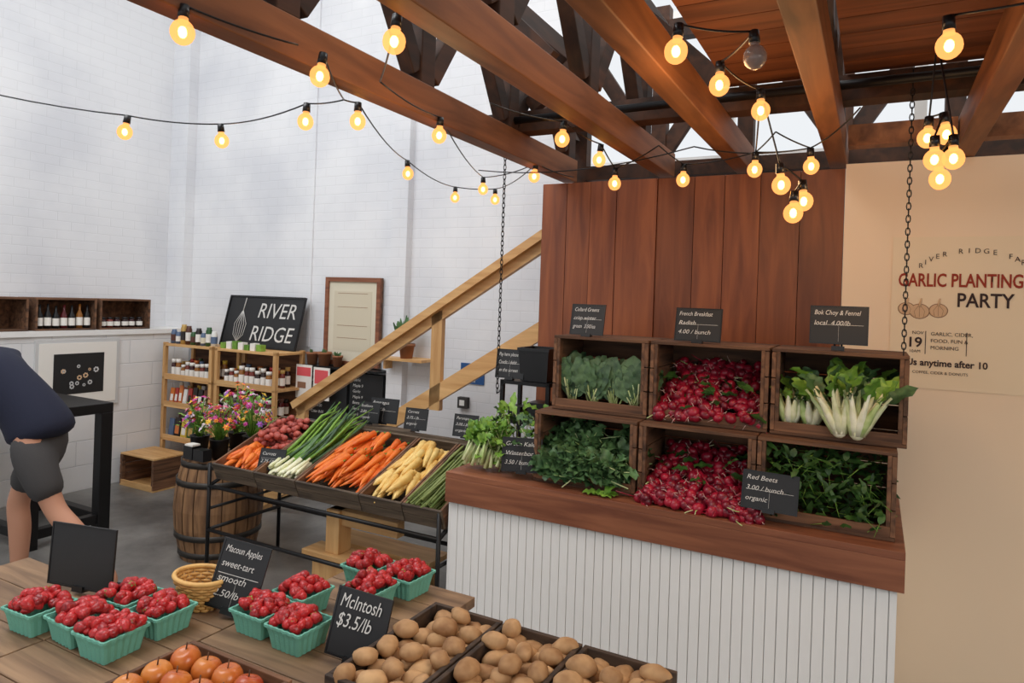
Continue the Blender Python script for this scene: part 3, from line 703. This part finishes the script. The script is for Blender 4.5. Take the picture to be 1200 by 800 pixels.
for a,b in ((.70,.905),(.91,1.12),(1.125,1.345)):
    openbox('potato_tray',a,b,-1.58,-1.165,Z0,.845,DKW)
    m=MB()
    for L in range(3):
        nx=4-(L==2); ny=8-L
        for i in range(nx):
            for j in range(ny):
                if L==2 and R.random()<.35: continue
                lump.o=rv(0,100)
                x=a+.032+(b-a-.064)*((i+.5*(L%2)*.6)/(nx-1 if nx>1 else 1))+rv(-.006,.006); x=min(max(x,a+.03),b-.03)
                y=-1.548+.35*((j+.4*(L%2))/(ny-1))+rv(-.008,.008); y=min(y,-1.195)
                z=.785+L*.030+rv(-.004,.004); q=Matrix.Rotation(rv(0,6),3,'Z')@Matrix.Rotation(rv(-.3,.3),3,'X')
                m.sph((x,y,z),(rv(.027,.038),rv(.021,.027),rv(.018,.023)),POT,None,12,9,q,lump)
    m.done('potato_pile')
openbox('apple_tray',.27,.60,-1.95,-1.57,Z0,.80,CRATE)
m=MB()
def appf(q):
    k=math.hypot(q.x,q.y); return Vector((q.x,q.y,q.z*(.92)-(.28*math.exp(-(k/.35)**2) if q.z>0 else -.12*math.exp(-(k/.3)**2))))
for i in range(4):
    for j in range(5):
        if R.random()<.9:
            c=(.32+i*.070+rv(-.004,.004),-1.91+j*.070+rv(-.004,.004),.785+rv(0,.008)); m.sph(c,.034,APPLE,None,16,12,Matrix.Rotation(rv(-.5,.5),3,'X')@Matrix.Rotation(rv(0,6),3,'Z'),appf)
            m.tube([(c[0],c[1],c[2]+.02),(c[0]+.004,c[1],c[2]+.042)],.0018,CRATE,5)
m.done('apple_pile')
sign(.15,-1.37,Z0+.01,.15,.185,['Macoun Apples','sweet-tart','smooth','2.50/lb'],yaw=18,tilt=16,roll=8)
sign(.605,-1.385,Z0+.006,.16,.16,['McIntosh','$3.5/lb'],yaw=6,tilt=16,size=.046,big=True,roll=3)
sign(-.33,-1.50,Z0+.01,.27,.18,[],yaw=6,tilt=6,roll=-3)
# ================================================================ STRING LIGHTS
B=[(-1.60,2.78,2.28),(-1.247,2.88,2.28),(-.782,2.51,2.28),(-.58,1.98,2.28),(-.314,1.69,2.28),(-.583,2.48,2.28),(-.556,3.5,2.28),(-.305,2.65,2.28),(-.379,4.27,2.28),(-.188,3.91,2.28),(-.129,4.3,2.28),(.09,3.45,2.28),(.172,2.64,2.28),(.361,3.0,2.28),(.384,1.69,2.28),(.566,1.935,2.28),(.769,2.17,2.28),(.941,2.7,2.2),(.725,2.97,2.2),(.85,2.19,2.05),(.924,2.19,2.0),(.859,2.11,1.95),(1.121,2.6,2.2),(.587,1.71,2.28),(1.0,1.595,2.28),(1.275,2.126,2.2),(1.302,2.075,2.2),(1.209,1.978,2.1),(1.244,2.006,2.05),(1.25,1.956,2.1),(-.832,1.677,2.28),(.45,3.12,2.2)]
m=MB()
tops=[]
for i,(x,y,z) in enumerate(B):
    lit=i!=23; r=.029
    tilt=Vector((rv(-.15,.15),rv(-.15,.15),1)).normalized()
    c=Vector((x,y,z)); 
    m.sph(c,(r,r,r*1.08),BG if lit else GLASS,None,14,10)
    m.tube([c+tilt*r*.85,c+tilt*(r+.012)],[.013,.011],BG if lit else GLASS,10)
    m.tube([c+tilt*(r+.008),c+tilt*(r+.04)],[.0145,.0125],BLKP,10)
    if lit: m.sph(c,(.011,.011,.015),FIL,None,8,6)
    tops.append(c+tilt*(r+.04))
def wire(ps,sag=.04):
    for a,b in zip(ps[:-1],ps[1:]):
        a=Vector(a);b=Vector(b); L=(b-a).length; pts=[]
        for k in range(9):
            t=k/8; p=a.lerp(b,t); p.z-=sag*4*t*(1-t)*min(1,L); pts.append(p)
        m.tube(pts,.003,BLKP,5)
q=lambda *i:[tops[k] for k in i]
H=lambda x,y,z=2.34:Vector((x,y,z))
wire([H(-2.6,2.7,2.52)]+q(0,1,2)+[H(-.62,2.42)],.03)
wire(q(3)+[H(-.62,2.42)]+q(5,6,8,10,11)+[H(.31,3.7,2.33)],.03)
wire([H(-1.0,1.6)]+q(30)+[H(-.62,1.9)],.02)
wire(q(4)+[H(-.45,2.2)]+q(7,9,11),.03)
wire([H(-.1,2.4)]+q(12,13,31)+[H(.6,2.9,2.33)]+q(18,17),.03)
wire(q(14,23,15,16,17)+[H(1.0,2.65)],.04)
wire(q(16,19,20,21),.0)
wire([H(1.0,2.65)]+q(22,17),.03)
wire([H(1.3,1.3)]+q(24)+[H(1.28,2.1,2.5)]+q(25,26,27),.02)
wire([H(1.28,2.1,2.5)]+q(29,28),.0)
wire([H(1.15,2.3)]+q(22)+[H(.75,2.9,2.33),H(-.2,3.6,2.33)],.05)
m.done('string_lights',IDM)
# ================================================================ PERSON (bending forward, mid-stride)
per=bpy.data.objects.new('person',None); bpy.context.scene.collection.objects.link(per); per.location=(-2.40,3.5,0)
def skinmesh(name,vs,es,mat,root=0,sub=2):
    me=bpy.data.meshes.new(name); me.from_pydata([v[:3] for v in vs],es,[]); me.materials.append(mat)
    o=bpy.data.objects.new(name,me); bpy.context.scene.collection.objects.link(o); o.parent=per
    md=o.modifiers.new('skin','SKIN'); md.use_smooth_shade=True
    for i,v in enumerate(vs):
        sv=me.skin_vertices[0].data[i]; sv.radius=(v[3],v[4] if len(v)>4 else v[3]); sv.use_root=(i==root)
    s=o.modifiers.new('sub','SUBSURF'); s.levels=sub; s.render_levels=sub
    return o
body=[(0,0,.93,.09),(-.10,0,1.05,.085),(-.24,0,1.17,.10),(-.34,0,1.25,.08),(-.42,0,1.31,.052),(-.50,0,1.375,.05),
 (-.33,-.17,1.24,.055),(-.40,-.22,1.00,.042),(-.58,-.21,.87,.027),(-.62,-.21,.83,.03),
 (-.33,.17,1.24,.055),(-.42,.22,1.0,.042),(-.60,.20,.88,.027),(-.64,.20,.84,.03),
 (.01,-.09,.86,.08),(.16,-.10,.53,.052),(.26,-.10,.42,.060),(.46,-.10,.19,.036),(.42,-.10,.09,.035),
 (-.01,.09,.86,.08),(-.17,.10,.50,.055),(-.15,.10,.36,.056),(-.15,.10,.10,.036),(-.22,.10,.05,.035)]
be=[(0,1),(1,2),(2,3),(3,4),(4,5),(3,6),(6,7),(7,8),(8,9),(3,10),(10,11),(11,12),(12,13),(0,14),(14,15),(15,16),(16,17),(17,18),(0,19),(19,20),(20,21),(21,22),(22,23)]
skinmesh('body',body,be,SKIN)
skinmesh('shirt',[(.03,0,.84,.175),(.01,0,.93,.165),(-.10,0,1.06,.145),(-.24,0,1.17,.15),(-.34,0,1.25,.12),(-.41,0,1.30,.07),(-.33,-.17,1.24,.075),(-.365,-.20,1.08,.065),(-.33,.17,1.24,.075),(-.375,.20,1.08,.065)],[(0,1),(1,2),(2,3),(3,4),(4,5),(4,6),(6,7),(4,8),(8,9)],NAVY)
skinmesh('shorts',[(.01,0,.86,.135),(.01,0,.95,.12),(.03,-.09,.78,.11),(.09,-.10,.68,.09),(.145,-.10,.57,.085),(-.01,.09,.78,.11),(-.1,.10,.66,.09),(-.15,.10,.55,.085)],[(0,1),(0,2),(2,3),(3,4),(0,5),(5,6),(6,7)],GREYC)
m=MB()
def hf(q):
    w=1-.22*max(0,-q.z)**1.5
    return Vector((q.x*w*(1.0 if q.x>0 else 1.02),q.y*w,q.z))
hc=(-.165,0,1.635); HM=T(-.57,0,1.44)@RY(-35)@T(.165,0,-1.635)
m.sph(hc,(.098,.076,.118),SKIN,HM,24,18,None,hf)
m.tube([(-.255,0,1.66),(-.268,0,1.635),(-.285,0,1.612),(-.258,0,1.602)],[.008,.010,.014,.008],SKIN,8,HM)
for y in (-1,1):
    m.sph((-.248,y*.03,1.648),(.011,.014,.010),EYE,HM,seg=10,rg=8); m.sph((-.2575,y*.03,1.648),(.003,.006,.006),HAIR,HM,seg=8,rg=6)
    m.tube([(-.252,y*.012,1.668),(-.258,y*.03,1.672),(-.246,y*.05,1.666)],.004,HAIR,5,HM)
    m.sph((-.155,y*.077,1.635),(.018,.008,.030),SKIN,HM,seg=10,rg=8)
m.tube([(-.246,-.024,1.578),(-.257,0,1.580),(-.246,.024,1.578)],[.003,.007,.003],LIP,6,HM)
m.sph((-.145,0,1.668),(.108,.086,.112),HAIR,HM,20,14,RY(18).to_3x3(),lambda q:Vector((q.x*(1 if q.x>-.5 else .82),q.y,max(q.z,-.35+.5*(-q.x)))))
m.done('head',parent=per)
m=MB()
for wx,wy,wz in ((-.635,-.21,.815),(-.655,.20,.825)):
    m.sph((wx,wy,wz),(.030,.016,.042),SKIN,None,12,10,RY(35).to_3x3())
    b=Vector((wx-.022,wy,wz-.028))
    for k,L in enumerate((.068,.076,.072,.058)):
        p=b+Vector((.030-.018*k,0,-.012+.009*k))
        d=Vector((-.35,0,-.94)); e=Vector((-.05,.25 if wy<0 else -.25,-.95)).normalized()
        m.tube([p,p+d*L*.4,p+d*L*.4+e*L*.35,p+d*L*.4+e*L*.6],[.0088,.0085,.0078,.006],SKIN,8)
    p=Vector((wx-.02,wy,wz+.015)); sg=1 if wy<0 else -1
    m.tube([p,p+Vector((-.03,sg*.012,-.012)),p+Vector((-.045,sg*.02,-.04))],[.011,.0095,.0075],SKIN,8)
m.done('hands',parent=per)
m=MB()
def shoe(heel,toe,y):
    h=Vector((heel[0],y,heel[1]));t=Vector((toe[0],y,toe[1]))
    m.tube([h+(h-t).normalized()*.03,h,h.lerp(t,.4),h.lerp(t,.75),t+(t-h).normalized()*.04,t+(t-h).normalized()*.06],[.025,.042,.042,.044,.036,.015],SHOE,12)
shoe((.475,.14),(.365,.045),-.10); shoe((-.12,.045),(-.29,.042),.10)
m.done('shoes',parent=per)
# ================================================================ LIGHTS
w=bpy.data.worlds.new('sky'); bpy.context.scene.world=w; w.use_nodes=True
bgn=w.node_tree.nodes['Background']; bgn.inputs[0].default_value=(.94,.97,1,1); bgn.inputs[1].default_value=.92
def area(name,loc,tgt,sx,sy,e,col):
    d=bpy.data.lights.new(name,'AREA'); d.shape='RECTANGLE'; d.size=sx; d.size_y=sy; d.energy=e; d.color=col
    o=bpy.data.objects.new(name,d); bpy.context.scene.collection.objects.link(o)
    o.location=loc; o.rotation_euler=(Vector(tgt)-Vector(loc)).to_track_quat('-Z','Y').to_euler()
area('overhead_fill_lamp',(-2.5,2.2,4.9),(-1.2,4.2,.5),3,2.5,125,(.97,.98,1))  # added area lamp out of view, soft cool fill from above
area('warm_fill_lamp',(2.5,-1.5,3.2),(.3,3,1),2.5,2,105,(1,.94,.86))  # added warm fill from behind the camera; no window stands there
area('rear_fill_lamp',(1.8,4.4,4.9),(1.5,4.6,2),2.5,.8,50,(1,.98,.95))  # added fill to brighten the area behind the partition
for i,(x,y,z,e) in enumerate([(1.15,2.0,1.95,4),(.5,1.9,2.2,4),(.85,2.4,2.12,4),(-.3,2.3,2.15,3)]):
    d=bpy.data.lights.new('bulb_glow','POINT'); d.energy=e; d.color=(1,.6,.28); d.shadow_soft_size=.1
    o=bpy.data.objects.new('bulb_glow_lamp',d); bpy.context.scene.collection.objects.link(o); o.location=(x,y,z)
# ================================================================ CAMERA
cd=bpy.data.cameras.new('camera'); cam=bpy.data.objects.new('camera',cd); bpy.context.scene.collection.objects.link(cam)
c,s=math.cos(math.radians(2)),math.sin(math.radians(2))
cam.matrix_world=Matrix(((c,-s,0,0),(0,0,-1,0),(s,c,0,1.65),(0,0,0,1)))
cd.lens=24; cd.sensor_width=36; cd.shift_y=-.04; cd.clip_start=.05
bpy.context.scene.camera=cam
try:
    bpy.context.scene.view_settings.view_transform='Standard'
except Exception as e: print(e)
